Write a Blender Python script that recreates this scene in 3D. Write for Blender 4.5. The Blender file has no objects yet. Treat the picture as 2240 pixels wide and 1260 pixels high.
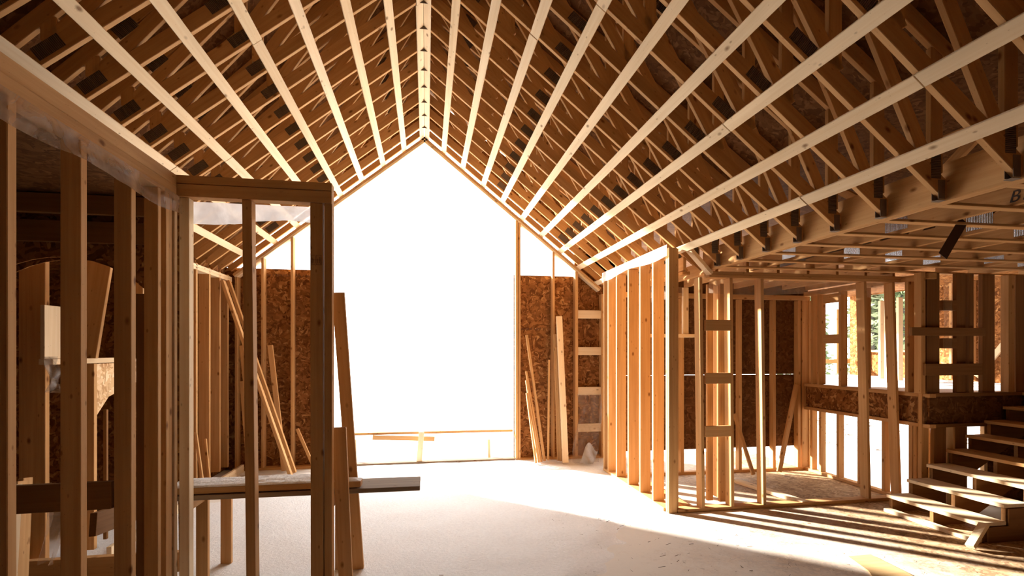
import bpy, bmesh, math, random
from mathutils import Vector, Matrix
random.seed(7)
PI = math.pi
C = bpy.context.scene.collection
sc = bpy.context.scene

# ------------------------------------------------------------------ camera
F, U0, V0, H, TH = 1100.0, 1120.0, 768.0, 1.85, math.radians(9.65)
cam = bpy.data.cameras.new('camera'); co = bpy.data.objects.new('camera', cam); C.objects.link(co)
cam.sensor_width = 36; cam.lens = 36*F/2240; cam.shift_y = (V0-630)/2240
cam.clip_start = .05; cam.clip_end = 400
co.location = (0, 0, H); co.rotation_euler = (PI/2, 0, -TH); sc.camera = co

def ratio(u): return math.tan(math.atan((u-U0)/F)+TH)            # X/Y of a measured column
def zat(v, X, Y): return H-(v-V0)*(Y*math.cos(TH)+X*math.sin(TH))/F
def atY(u, Y): return ratio(u)*Y
def atX(u, X): return X/ratio(u)
def PY(u, v, Y):
    X = ratio(u)*Y; return Vector((X, Y, zat(v, X, Y)))
def PX(u, v, X):
    Y = X/ratio(u); return Vector((X, Y, zat(v, X, Y)))
def PZ(u, v, z):
    r = ratio(u); d = (H-z)*F/(v-V0); Y = d/(math.cos(TH)+r*math.sin(TH)); return Vector((r*Y, Y, z))

# ------------------------------------------------------------------ materials
def newmat(name):
    m = bpy.data.materials.new(name); m.use_nodes = True; nt = m.node_tree; nt.nodes.clear()
    out = nt.nodes.new('ShaderNodeOutputMaterial'); b = nt.nodes.new('ShaderNodeBsdfPrincipled')
    nt.links.new(b.outputs[0], out.inputs[0]); return m, nt, b, out
def N(nt, t, **k):
    n = nt.nodes.new(t)
    for a, v in k.items():
        if a.startswith('i_'): n.inputs[a[2:].replace('_', ' ')].default_value = v
        else: setattr(n, a, v)
    return n
def ramp(nt, fac, stops):
    r = nt.nodes.new('ShaderNodeValToRGB'); nt.links.new(fac, r.inputs[0]); e = r.color_ramp.elements
    while len(e) < len(stops): e.new(.5)
    for i, (p, c) in enumerate(stops): e[i].position = p; e[i].color = (*c, 1)
    return r.outputs[0]
def mixc(nt, fac, a, b, mode='MIX'):
    m = nt.nodes.new('ShaderNodeMix'); m.data_type = 'RGBA'; m.blend_type = mode
    for s, v in ((m.inputs[0], fac), (m.inputs[6], a), (m.inputs[7], b)):
        if isinstance(v, (int, float)): s.default_value = v
        elif isinstance(v, tuple): s.default_value = (*v, 1)
        else: nt.links.new(v, s)
    return m.outputs[2]
def mapping(nt, src, scale, loc=None, rot=(0, 0, 0)):
    m = nt.nodes.new('ShaderNodeMapping'); m.inputs['Scale'].default_value = scale; m.inputs['Rotation'].default_value = rot
    nt.links.new(src, m.inputs[0])
    if loc is not None: nt.links.new(loc, m.inputs['Location'])
    return m.outputs[0]

def wood(name, base, dark, knot=(.15, .052, .012), rough=.75, knots=1.0):
    m, nt, b, out = newmat(name)
    tc = N(nt, 'ShaderNodeTexCoord'); oi = N(nt, 'ShaderNodeObjectInfo')
    off = N(nt, 'ShaderNodeCombineXYZ'); mul = N(nt, 'ShaderNodeMath', operation='MULTIPLY'); mul.inputs[1].default_value = 53.0
    nt.links.new(oi.outputs['Random'], mul.inputs[0])
    for i in range(3): nt.links.new(mul.outputs[0], off.inputs[i])
    co_ = tc.outputs['Object']
    g = N(nt, 'ShaderNodeTexNoise', i_Scale=1.0, i_Detail=5.0, i_Roughness=.6)
    nt.links.new(mapping(nt, co_, (1.3, 38, 38), off.outputs[0]), g.inputs['Vector'])
    w = N(nt, 'ShaderNodeTexNoise', i_Scale=1.0, i_Detail=2.0)
    nt.links.new(mapping(nt, co_, (.7, 5, 5), off.outputs[0]), w.inputs['Vector'])
    col = ramp(nt, g.outputs[0], [(.32, dark), (.62, base)])
    col = mixc(nt, .45, col, ramp(nt, w.outputs[0], [(.3, tuple(c*.72 for c in base)), (.7, tuple(min(1, c*1.12) for c in base))]), 'MIX')
    # knots
    for sc_, (t0, t1), amt in (((4.0, 7.5, 7.5), (.05, .14), .85), ((7.0, 14, 14), (.05, .11), .55), ((22, 40, 40), (.05, .11), .35)):
        v = N(nt, 'ShaderNodeTexVoronoi', i_Scale=1.0, i_Randomness=1.0)
        nt.links.new(mapping(nt, co_, sc_, off.outputs[0]), v.inputs['Vector'])
        k = ramp(nt, v.outputs['Distance'], [(t0, (1, 1, 1)), (t1, (0, 0, 0))])
        km = N(nt, 'ShaderNodeMath', operation='MULTIPLY'); km.inputs[1].default_value = amt*knots
        nt.links.new(k, km.inputs[0])
        col = mixc(nt, km.outputs[0], col, knot)
    # tint per board
    t = ramp(nt, oi.outputs['Random'], [(0, (.80, .76, .70)), (.35, (1, 1, 1)), (.7, (.93, .88, .80)), (1, (1.0, 1.0, .96))])
    col = mixc(nt, .85, col, t, 'MULTIPLY')
    nt.links.new(col, b.inputs['Base Color']); b.inputs['Roughness'].default_value = rough
    b.inputs['Specular IOR Level'].default_value = .08
    bp = N(nt, 'ShaderNodeBump', i_Strength=.15, i_Distance=.004); nt.links.new(g.outputs[0], bp.inputs['Height']); nt.links.new(bp.outputs[0], b.inputs['Normal'])
    return m
def osb(name, tones, snow=False):
    m, nt, b, out = newmat(name)
    tc = N(nt, 'ShaderNodeTexCoord'); co_ = tc.outputs['Object']
    n = N(nt, 'ShaderNodeTexNoise', i_Scale=5.0, i_Detail=3.0); nt.links.new(co_, n.inputs['Vector'])
    dist = N(nt, 'ShaderNodeVectorMath', operation='MULTIPLY_ADD'); dist.inputs[1].default_value = (.22, .22, .22)
    nt.links.new(n.outputs['Color'], dist.inputs[0]); nt.links.new(co_, dist.inputs[2])
    cols = []
    for i, (s, r) in enumerate((((9, 9, 34), (.2, .3, .35)), ((34, 34, 10), (.4, -.3, -.5)), ((16, 30, 26), (1.1, .5, .8)))):
        v = N(nt, 'ShaderNodeTexVoronoi', i_Scale=1.0); nt.links.new(mapping(nt, dist.outputs[0], s, rot=r), v.inputs['Vector'])
        sep = N(nt, 'ShaderNodeSeparateColor'); nt.links.new(v.outputs['Color'], sep.inputs[0]); cols.append((v, sep))
    a = ramp(nt, cols[0][1].outputs[0], [(0, tones[0]), (.35, tones[1]), (.75, tones[2]), (1, tones[3])])
    c2 = ramp(nt, cols[1][1].outputs[1], [(0, tones[1]), (.4, tones[0]), (.8, tones[2]), (1, tones[3])])
    c3 = ramp(nt, cols[2][1].outputs[2], [(0, tones[0]), (.5, tones[2]), (1, tones[1])])
    sel = N(nt, 'ShaderNodeTexNoise', i_Scale=9.0, i_Detail=2.0); nt.links.new(co_, sel.inputs['Vector'])
    col = mixc(nt, ramp(nt, sel.outputs[0], [(.46, (0, 0, 0)), (.52, (1, 1, 1))]), a, c2)
    col = mixc(nt, ramp(nt, cols[2][1].outputs[0], [(.66, (0, 0, 0)), (.7, (1, 1, 1))]), col, c3)
    if snow:
        sp = N(nt, 'ShaderNodeSeparateXYZ'); nt.links.new(co_, sp.inputs[0])
        # frost dusting fading away from the open wall: amount = noise + a*y - b*x
        big = N(nt, 'ShaderNodeTexNoise', i_Scale=.9, i_Detail=9.0, i_Roughness=.68); nt.links.new(co_, big.inputs['Vector'])
        m1 = N(nt, 'ShaderNodeMath', operation='MULTIPLY_ADD'); m1.inputs[1].default_value = -.20; m1.inputs[2].default_value = .75
        nt.links.new(sp.outputs[0], m1.inputs[0])
        m2 = N(nt, 'ShaderNodeMath', operation='ADD'); nt.links.new(m1.outputs[0], m2.inputs[0]); nt.links.new(big.outputs[0], m2.inputs[1])
        fine = N(nt, 'ShaderNodeTexNoise', i_Scale=60.0, i_Detail=4.0, i_Roughness=.7); nt.links.new(co_, fine.inputs['Vector'])
        m3 = N(nt, 'ShaderNodeMath', operation='MULTIPLY_ADD'); m3.inputs[1].default_value = .28; nt.links.new(fine.outputs[0], m3.inputs[0]); nt.links.new(m2.outputs[0], m3.inputs[2])
        f = ramp(nt, m3.outputs[0], [(.48, (.04, .04, .04)), (1.0, (.95, .95, .95))])
        col = mixc(nt, f, col, (.80, .76, .70))
    nt.links.new(col, b.inputs['Base Color']); b.inputs['Roughness'].default_value = .7; b.inputs['Specular IOR Level'].default_value = .04
    bp = N(nt, 'ShaderNodeBump', i_Strength=.25, i_Distance=.004); nt.links.new(cols[0][1].outputs[0], bp.inputs['Height']); nt.links.new(bp.outputs[0], b.inputs['Normal'])
    return m
def plain(name, c, rough=.6, metal=0.0, bump=None):
    m, nt, b, out = newmat(name); b.inputs['Roughness'].default_value = rough; b.inputs['Metallic'].default_value = metal
    tc = N(nt, 'ShaderNodeTexCoord'); n = N(nt, 'ShaderNodeTexNoise', i_Scale=14.0, i_Detail=4.0); nt.links.new(tc.outputs['Object'], n.inputs['Vector'])
    nt.links.new(ramp(nt, n.outputs[0], [(.3, tuple(x*.82 for x in c)), (.7, c)]), b.inputs['Base Color'])
    if bump:
        w = N(nt, 'ShaderNodeTexWave', i_Scale=bump, i_Distortion=0.0); w.bands_direction = 'X'
        nt.links.new(tc.outputs['Object'], w.inputs['Vector'])
        bp = N(nt, 'ShaderNodeBump', i_Strength=1.0, i_Distance=.006); nt.links.new(w.outputs[1], bp.inputs['Height']); nt.links.new(bp.outputs[0], b.inputs['Normal'])
        nt.links.new(ramp(nt, w.outputs[1], [(.2, tuple(x*.35 for x in c)), (.6, c)]), b.inputs['Base Color'])
    return m
def plastic(name, c, clear, gloss=.25):
    m, nt, b, out = newmat(name); b.inputs['Base Color'].default_value = (*c, 1); b.inputs['Roughness'].default_value = gloss
    tr = N(nt, 'ShaderNodeBsdfTransparent'); tl = N(nt, 'ShaderNodeBsdfTranslucent'); tl.inputs[0].default_value = (*c, 1)
    m1 = N(nt, 'ShaderNodeMixShader'); m1.inputs[0].default_value = .5; m2 = N(nt, 'ShaderNodeMixShader')
    tc = N(nt, 'ShaderNodeTexCoord'); n = N(nt, 'ShaderNodeTexNoise', i_Scale=5.0, i_Detail=5.0, i_Distortion=1.2); nt.links.new(tc.outputs['Object'], n.inputs['Vector'])
    cl = ramp(nt, n.outputs[0], [(.35, (max(0, clear-.15),)*3), (.65, (min(1, clear+.12),)*3)])
    nt.links.new(b.outputs[0], m1.inputs[1]); nt.links.new(tl.outputs[0], m1.inputs[2])
    nt.links.new(cl, m2.inputs[0]); nt.links.new(m1.outputs[0], m2.inputs[1]); nt.links.new(tr.outputs[0], m2.inputs[2])
    bp = N(nt, 'ShaderNodeBump', i_Strength=.6, i_Distance=.02); nt.links.new(n.outputs[0], bp.inputs['Height']); nt.links.new(bp.outputs[0], b.inputs['Normal'])
    nt.links.new(m2.outputs[0], out.inputs[0]); return m
def snowmat(name, c=(.86, .85, .84), sc_=38.0, st=.8):
    m, nt, b, out = newmat(name); b.inputs['Roughness'].default_value = .85
    tc = N(nt, 'ShaderNodeTexCoord')
    n = N(nt, 'ShaderNodeTexNoise', i_Scale=sc_, i_Detail=6.0, i_Roughness=.65); nt.links.new(tc.outputs['Object'], n.inputs['Vector'])
    nt.links.new(ramp(nt, n.outputs[0], [(.3, tuple(x*.9 for x in c)), (.6, c)]), b.inputs['Base Color'])
    bp = N(nt, 'ShaderNodeBump', i_Strength=st, i_Distance=.012); nt.links.new(n.outputs[0], bp.inputs['Height']); nt.links.new(bp.outputs[0], b.inputs['Normal'])
    return m

M = {
 'pine': wood('pine_lumber', (.62, .365, .165), (.46, .235, .085)),
 'strap': wood('pale_strap_lumber', (.84, .68, .47), (.74, .54, .32), knots=.9),
 'weather': wood('weathered_lumber', (.36, .27, .19), (.20, .14, .10)),
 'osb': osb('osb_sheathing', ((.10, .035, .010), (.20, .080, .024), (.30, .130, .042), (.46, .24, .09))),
 'osb_shaded': osb('osb_shaded', ((.085, .036, .013), (.12, .052, .018), (.16, .072, .027), (.21, .10, .04))),  # darker, flatter copy of the sheathing with shade put into its tones
 'osb_lit': osb('osb_lit', ((.45, .25, .11), (.66, .43, .22), (.78, .56, .33), (.9, .72, .48))),  # paler copy of the sheathing with light put into its tones
 'floor': osb('osb_subfloor', ((.24, .13, .06), (.42, .26, .13), (.52, .34, .18), (.62, .44, .26)), snow=True),
 'ply': wood('stair_ply_shaded_lumber', (.26, .13, .05), (.19, .085, .03), knots=.2),  # stair plywood, also lumber darkened to hold its shade
 'patch': wood('yellow_plywood', (.66, .47, .25), (.54, .34, .15), knots=.3),
 'snow': snowmat('snow'),
 'plate': plain('galvanised_nail_plate', (.25, .18, .125), .6, .3, bump=30),
 'bright': plain('shiny_nail_plate', (.75, .75, .76), .25, .9, bump=26),
 'hanger': plain('steel_hanger', (.20, .15, .11), .6, .3),
 'band': plain('dark_brown_band', (.06, .03, .02), .6),
 'film': plastic('polythene_film', (.62, .46, .32), .60, .3),
 'wrap': plastic('white_polythene', (.93, .92, .92), .12, .4),
 'brownfilm': plastic('thin_polythene', (.50, .37, .26), .70),
 'dustfilm': plastic('dusty_polythene', (.50, .44, .38), .15, .5),
 'bark': plain('tree_bark', (.14, .12, .10), .9),
 'leaf': plain('conifer_needles', (.12, .155, .06), .9),
 'leaf2': plain('pale_foliage', (.22, .25, .13), .9),
 'twig': plain('dry_twig', (.13, .09, .06), .9),
 'ink': plain('marker_ink', (.05, .03, .02), .8),
}

# ------------------------------------------------------------------ helpers
ORD = ['first','second','third','fourth','fifth','sixth','seventh','eighth','ninth','tenth','eleventh','twelfth','thirteenth','fourteenth','fifteenth','sixteenth','seventeenth','eighteenth','nineteenth','twentieth','twenty-first','twenty-second','twenty-third','twenty-fourth']
def tag(o, label=None, cat=None, group=None, kind=None):
    if label: o['label'] = label
    if cat: o['category'] = cat
    if group: o['group'] = group
    if kind: o['kind'] = kind
    return o
def mesh_obj(name, bm, mat, parent=None):
    me = bpy.data.meshes.new(name); bm.normal_update(); bm.to_mesh(me); bm.free(); me.materials.append(M[mat])
    o = bpy.data.objects.new(name, me); C.objects.link(o)
    if parent: o.parent = parent
    return o
def empty(name, loc=(0, 0, 0)):
    o = bpy.data.objects.new(name, None); C.objects.link(o); o.location = loc; return o
def box_bm(L, w, t, bev=.003):
    bm = bmesh.new(); bmesh.ops.create_cube(bm, size=1.0)
    for v in bm.verts: v.co = Vector((v.co.x*L, v.co.y*w, v.co.z*t))
    bev = min(bev, t*.2)
    bmesh.ops.bevel(bm, geom=bm.edges[:], offset=bev, segments=1, affect='EDGES')
    return bm
def frame(p0, p1, side):
    x = (p1-p0).normalized(); s = Vector(side); y = (s-x*s.dot(x)).normalized(); z = x.cross(y)
    return Matrix(((x.x, y.x, z.x, (p0.x+p1.x)/2), (x.y, y.y, z.y, (p0.y+p1.y)/2), (x.z, y.z, z.z, (p0.z+p1.z)/2), (0, 0, 0, 1)))
def board(name, p0, p1, w, t, side, mat='pine', parent=None, label=None, cat=None, group=None, kind=None, bev=.003):
    """A board from p0 to p1 (centre line), w across in direction side, t in the third direction."""
    p0, p1 = Vector(p0), Vector(p1)
    o = mesh_obj(name, box_bm((p1-p0).length, w, t, bev), mat, parent); o.matrix_basis = frame(p0, p1, side) if not parent else Matrix.Translation(-parent.location) @ frame(p0, p1, side)
    return tag(o, label, cat, group, kind)
def slab(name, x0, x1, y0, y1, z0, z1, mat, **k):
    """An axis-aligned slab whose object coordinates are world-sized."""
    bm = bmesh.new(); bmesh.ops.create_cube(bm, size=1.0)
    for v in bm.verts: v.co = Vector((v.co.x*(x1-x0), v.co.y*(y1-y0), v.co.z*(z1-z0)))
    o = mesh_obj(name, bm, mat, k.pop('parent', None)); c = Vector(((x0+x1)/2, (y0+y1)/2, (z0+z1)/2))
    o.location = c - (o.parent.location if o.parent else Vector((0, 0, 0))); return tag(o, **k)
def prism(name, pts, axis, a0, a1, mat, parent=None, **k):
    """pts: outline in the plane across axis ('x': (y,z), 'y': (x,z), 'z': (x,y)), pushed from a0 to a1."""
    bm = bmesh.new(); f = {'x': lambda p, a: (a, p[0], p[1]), 'y': lambda p, a: (p[0], a, p[1]), 'z': lambda p, a: (p[0], p[1], a)}[axis]
    A = [bm.verts.new(f(p, a0)) for p in pts]; B = [bm.verts.new(f(p, a1)) for p in pts]; n = len(pts)
    bm.faces.new(A); bm.faces.new(B[::-1])
    for i in range(n): bm.faces.new((A[i], B[i], B[(i+1) % n], A[(i+1) % n]))
    bmesh.ops.recalc_face_normals(bm, faces=bm.faces[:])
    if parent:
        for v in bm.verts: v.co -= parent.location
    return tag(mesh_obj(name, bm, mat, parent), **k)
def vstud(x, y, z0, z1, wx, wy, label, name='wall_stud', mat='pine', dx=0, dy=0, cat='stud', **k):
    return board(name, (x, y, z0), (x+dx, y+dy, z1), wx, wy, (1, 0, 0), mat, label=label, cat=cat, **k)

# ------------------------------------------------------------------ roof: planes
RX = -.03; RZ = 5.37; SL = .797; YB = 8.40        # ridge x, underside height, pitch, back wall
XL, XR = -2.95, 3.20
def zc(x): return RZ-SL*abs(x-RX)                 # underside of bottom chords
def ztop(x): return 6.20-(1.0*(RX-x) if x < RX else .74*(x-RX))

CH = .105                                          # chord depth
def chord(parent, a, b, name, y, up=1):            # a,b: (x, z) on underside; depth goes up
    d = Vector((b[0]-a[0], 0, b[1]-a[1])).normalized(); n = Vector((-d.z, 0, d.x)); n = n if n.z > 0 else -n
    p0 = Vector((a[0], y, a[1]))+n*CH/2*up; p1 = Vector((b[0], y, b[1]))+n*CH/2*up
    return board(name, p0, p1, CH, .038, n, 'pine', parent)
def plate(parent, x, z, y, ang, L=.18, w=.085, mat='plate'):
    d = Vector((math.cos(ang), 0, math.sin(ang)))
    p = Vector((x, y-.0205, z))
    return board('nail_plate', p-d*L/2, p+d*L/2, w, .003, (-d.z, 0, d.x), mat, parent, bev=.0005)

def make_truss(y):
    t = empty('roof_truss', (0, y, 0)); loc = t.location.copy()
    lo = CH/math.cos(math.atan(SL))
    chord(t, (XL, zc(XL)), (RX, RZ), 'bottom_chord', y); chord(t, (RX, RZ), (XR, zc(XR)), 'bottom_chord', y)
    chord(t, (XL-.25, ztop(XL-.25)-.13), (RX, ztop(RX)-.13), 'top_chord', y); chord(t, (RX, ztop(RX)-.13), (XR+.05, ztop(XR+.05)-.13), 'top_chord', y)
    aL, aR = math.atan(SL), -math.atan(SL)
    def web(x0, z0, x1, z1): board('web', (x0, y, z0), (x1, y, z1), .089, .036, (1, 0, .001) if abs(x1-x0) < .02 else (0, 0, 1), 'pine', t)
    # king post and webs
    web(RX, RZ+.06, RX, ztop(RX)-.10)
    for x in (-2.25, -1.45, -.72):
        web(x, zc(x)+lo*.9, x, ztop(x)-.11)
    for x0, x1 in ((-2.22, -1.52), (-1.42, -.80), (-.69, -.10)):
        web(x0, zc(x0)+lo*.9, x1, ztop(x1)-.13)
    for x in (.78, 1.62, 2.42, 3.14):
        web(x, zc(x)+lo*.9, x, ztop(x)-.11)
    for x0, x1 in ((.80, .08), (1.64, .86), (2.44, 1.70), (3.08, 2.50)):
        web(x0, zc(x0)+lo*.95, x1, ztop(x1)-.13)
    for x in (-2.25, -1.45): plate(t, x, zc(x)+lo*.62, y, aL)
    for x in (1.2, 2.2): plate(t, x, zc(x)+lo*.62, y, aR)
    plate(t, 3.13, zc(3.13)+.15, y, PI/2, .15, .07); plate(t, RX, RZ+.06, y, PI/2, .24, .12)
    for x in (-2.05, -.55): plate(t, x, ztop(x)-.1, y, PI/4, .16, .09)
    for x in (.5, 1.9): plate(t, x, ztop(x)-.09, y, -math.atan(.74), .16, .09)
    return t
YT = [2.26+.406*k for k in range(-3, 15)]; YT = [y for y in YT if y > .9]
first = make_truss(YT[-1])
for i, y in enumerate(reversed(YT)):
    if i == 0: t = first
    else:
        t = first.copy(); C.objects.link(t); t.location = (0, y, 0)
        for ch in first.children:
            c = ch.copy(); C.objects.link(c); c.parent = t
    tag(t, 'pine scissor truss with dark nail plates, %s in from the gable opening' % ORD[i], 'roof truss', 'scissor trusses over the vaulted room')

# gable rake frame
for s, x1 in ((-1, XL), (1, XR-.2)):
    n = Vector((SL*s, 0, 1)).normalized()
    for j, (off, nm) in enumerate(((.02, 'lower'), (.058, 'upper'))):
        p0 = Vector((RX, YB, RZ))+n*(off-.09); p1 = Vector((x1, YB, zc(x1)))+n*(off-.09)
        board('rake_plate', p0, p1, .14, .036, (0, 1, 0), 'strap' if j == 0 else 'pine', label='%s sloping plate of the gable opening on the %s' % (nm, 'staircase side' if s > 0 else 'trestle side'), cat='framing plate')
    # gable truss chord against the wall
    board('gable_chord', Vector((RX, YB+.02, RZ))+n*.10, Vector((x1, YB+.02, zc(x1)))+n*.10, .089, .04, n, 'pine', label='sloping chord closing the gable on the %s' % ('staircase side' if s > 0 else 'trestle side'), cat='roof truss')
def gable_pts(s):
    x1 = -3.3 if s < 0 else 3.3
    return [(RX, RZ+.24), (x1, zc(x1)+.24), (x1, max(ztop(x1)-.03, zc(x1)+.3)), (RX, ztop(RX)-.03)]
prism('wall_gable', gable_pts(-1), 'y', YB+.07, YB+.085, 'osb', kind='structure')
prism('wall_gable', gable_pts(1), 'y', YB+.07, YB+.085, 'osb', kind='structure')

# roof deck
def deck(pts, name='ceiling_deck', mat='osb'):
    bm = bmesh.new(); A = [bm.verts.new(p) for p in pts]; B = [bm.verts.new((p[0], p[1], p[2]+.015)) for p in pts]; n = len(pts)
    bm.faces.new(A); bm.faces.new(B[::-1])
    for i in range(n): bm.faces.new((A[i], B[i], B[(i+1) % n], A[(i+1) % n]))
    bmesh.ops.recalc_face_normals(bm, faces=bm.faces[:])
    return tag(mesh_obj(name, bm, mat), kind='structure')
Y0, Y1 = -3.0, 8.5
deck([(-5.2, Y0, ztop(-3.4)-.3), (-3.4, Y0, ztop(-3.4)), (-3.4, Y1, ztop(-3.4)), (-5.2, Y1, ztop(-3.4)-.3)])
deck([(-3.4, Y0, ztop(-3.4)), (RX, Y0, ztop(RX)), (RX, Y1, ztop(RX)), (-3.4, Y1, ztop(-3.4))], mat='osb_shaded')  # deck tones lowered to paint in the gloom above the trusses
deck([(RX, Y0, ztop(RX)), (XR+.1, Y0, ztop(XR+.1)), (XR+.1, Y1, ztop(XR+.1)), (RX, Y1, ztop(RX))], mat='osb_shaded')
deck([(XR+.1, Y0, ztop(XR+.1)), (10, Y0, 3.3), (10, 10.2, 3.3), (XR+.1, 10.2, ztop(XR+.1))], mat='osb_shaded')

# straps under the trusses
xs_r = [.28, .60, .93, 1.255, 1.59, 1.92, 2.25, 2.58, 2.905]
xs_l = [-.36, -.69, -1.02, -1.34, -1.67, -1.99, -2.32, -2.65]
def strap_run(x, label, sgn, i, w=.088):
    yj = random.choice(YT[3:12]); z = lambda: 0
    n = Vector((SL*sgn, 0, 1)).normalized()
    c = Vector((x, 0, zc(x)))-n*.0105
    for a, b, which in ((yj+.002, 8.33, 'length running to the gable'), (.4, yj-.002, 'length running overhead from the splice')):
        board('ceiling_strap', c+Vector((0, a, 0)), c+Vector((random.uniform(-.006, .006), b, 0)), w, .019, (1, 0, -SL*sgn), 'strap', label='%s, %s' % (label, which), cat='strapping', group='long straps under the vaulted trusses')
for i, x in enumerate(xs_r): strap_run(x, '%s pale strap from the ridge on the staircase slope' % ORD[i+1], 1, i)
for i, x in enumerate(xs_l): strap_run(x, '%s pale strap from the ridge on the trestle slope' % ORD[i+1], -1, i)
strap_run(RX+.045, 'ridge strap on the staircase slope', 1, 0, .085); strap_run(RX-.045, 'ridge strap on the trestle slope', -1, 0, .085)

# ------------------------------------------------------------------ floor and snow
bmf = slab('floor', -5.2, 5.86, -3, 8.52, -.25, 0, 'floor', kind='structure')
slab('floor_stairwell', 5.86, 10, -3, 5.1, -.25, 0, 'floor', kind='structure')
import mathutils
def nz(x, y, z=0, s=1): return mathutils.noise.noise(Vector((x*s, y*s, z)))
def snow_sheet():
    bm = bmesh.new(); nx, ny = 190, 170; g = []
    for j in range(ny+1):
        row = []
        for i in range(nx+1):
            x = -5.0+i*(7.9/nx); y = -.5+j*(8.95/ny)
            edge = (1.55+(y-3.9)*.72)-x+nz(x, y, 3, 1.1)*.35+nz(x, y, 7, 5)*.12       # fades toward the stairs
            if y > 5.6: edge = 2.62-x + nz(x, y, 3, 2)*.1
            if y > 7.55: edge = min(edge+.2, 2.45-x)
            # the sheltered strip by the back corner wall carries none
            if x < -1.4: edge = min(edge, 7.4+.4*(x+1.4)-y+nz(x, y, 5, 2)*.15 if x > -3.2 else 99)
            m = max(0, min(1, edge/.55))
            z = -.012+.030*m+.006*nz(x, y, 0, 3)+.003*nz(x, y, 1, 12)
            row.append(bm.verts.new((x, y, z)))
        g.append(row)
    for j in range(ny):
        for i in range(nx):
            q = (g[j][i], g[j][i+1], g[j+1][i+1], g[j+1][i])
            if max(v.co.z for v in q) > -.004: f = bm.faces.new(q); f.smooth = True
    for v in [v for v in bm.verts if not v.link_faces]: bm.verts.remove(v)
    return tag(mesh_obj('snow_cover', bm, 'snow'), 'thin white snow blown in over the subfloor', 'snow', kind='stuff')
snow_sheet()

# ground outside
def ground():
    bm = bmesh.new(); n = 70; g = []
    for j in range(n+1):
        row = []
        for i in range(n+1):
            x = -60+i*(140/n); y = -10+j*(110/n)
            z = -.55+.10*nz(x, y, 0, .35)
            row.append(bm.verts.new((x, y, z)))
        g.append(row)
    for j in range(n):
        for i in range(n): f = bm.faces.new((g[j][i], g[j][i+1], g[j+1][i+1], g[j+1][i])); f.smooth = True
    return tag(mesh_obj('ground', bm, 'snow'), kind='structure')
ground()

# ------------------------------------------------------------------ back wall of the vaulted room
HB = 3.15
slab('wall_back', -3.3, -1.75, YB+.07, YB+.085, 0, HB, 'osb', kind='structure')
slab('wall_back', 1.47, 2.545, YB+.07, YB+.085, 0, HB, 'osb', kind='structure')
slab('wall_back', 2.545, 3.3, YB+.07, YB+.085, 0, HB+.4, 'osb', kind='structure')
def wy(u): return atY(u, YB)
def bstud(u, label, wx=.038, top=None, z0=.04, z1=None):
    x = wy(u); return vstud(x, YB, z0, (zc(x)-.10 if z1 is None else z1), wx, .14, label)
bstud(520, 'back wall stud beside the corner of the trestle-side wall')
bstud(577, 'tall back wall stud in the middle of the dark sheathing behind the trestle')
bstud(641, 'tall back wall stud between the dark sheathing and the corner post, trestle side')
x = -1.72; vstud(x, YB, .04, zc(x)-.1, .06, .14, 'jamb stud of the tall gable opening on the trestle side')
x = 1.50; vstud(x, YB, .04, zc(x)-.1, .038, .14, 'jamb stud of the tall gable opening on the staircase side')
x = 1.545; vstud(x, YB, .04, zc(x)-.1, .04, .14, 'second stud doubling the jamb on the staircase side')
bstud(1209, 'back wall stud behind the cluster of leaning boards')
bstud(1259, 'back wall stud bordering the ladder of blocks', .05)
bstud(1316, 'back wall corner stud on the far side of the ladder of blocks', .05)
for i, v in enumerate((688, 768, 855, 935)):
    z = zat(v, 2.75, YB); xa, xb = wy(1259)+.025, wy(1316)-.025
    board('blocking', (xa, YB-.02, z), (xb, YB-.02, z), .14, .038, (0, 0, 1), 'strap', label='%s horizontal block from the top between the corner studs' % ORD[i], cat='blocking', group='ladder of blocks in the back corner')
board('bottom_plate', (1.5, YB, .02), (3.05, YB, .02), .14, .038, (0, 1, 0), label='bottom plate under the back sheathing on the staircase side', cat='framing plate')
board('bottom_plate', (-2.95, YB, .02), (-1.70, YB, .02), .14, .038, (0, 1, 0), label='bottom plate under the back sheathing behind the trestle', cat='framing plate')
board('bottom_plate', (-1.69, YB, .02), (1.47, YB, .02), .14, .05, (0, 1, 0), 'weather', label='snow-edged sill across the tall gable opening', cat='framing plate')
# low guard across the opening
board('guard_rail', (-1.70, YB+.12, .497), (1.46, YB+.12, .487), .038, .06, (0, 0, 1), label='thin guard rail across the tall gable opening', cat='rail')
p, q = PY(815, 957, YB+.07), PY(951, 960, YB+.07); board('guard_board', p, q, .075, .03, (0, 0, 1), label='short board lapped on the guard rail of the opening', cat='board')
p, q = PY(917, 1010, YB-.03), PY(922, 945, YB-.03); board('guard_board', p, q, .09, .036, (1, 0, 0), 'strap', label='snow-crusted upright board in the middle of the guard rail', cat='board')
for u, l in ((776, 'guard post of the opening, trestle side'), (1069, 'guard post of the opening, staircase side')):
    a = PY(u+2, 1004, YB+.12); b = PY(u, 961, YB+.12); a.z = -.25; board('guard_post', a, b, .045, .045, (1, 0, 0), 'strap', label=l, cat='post')

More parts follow.
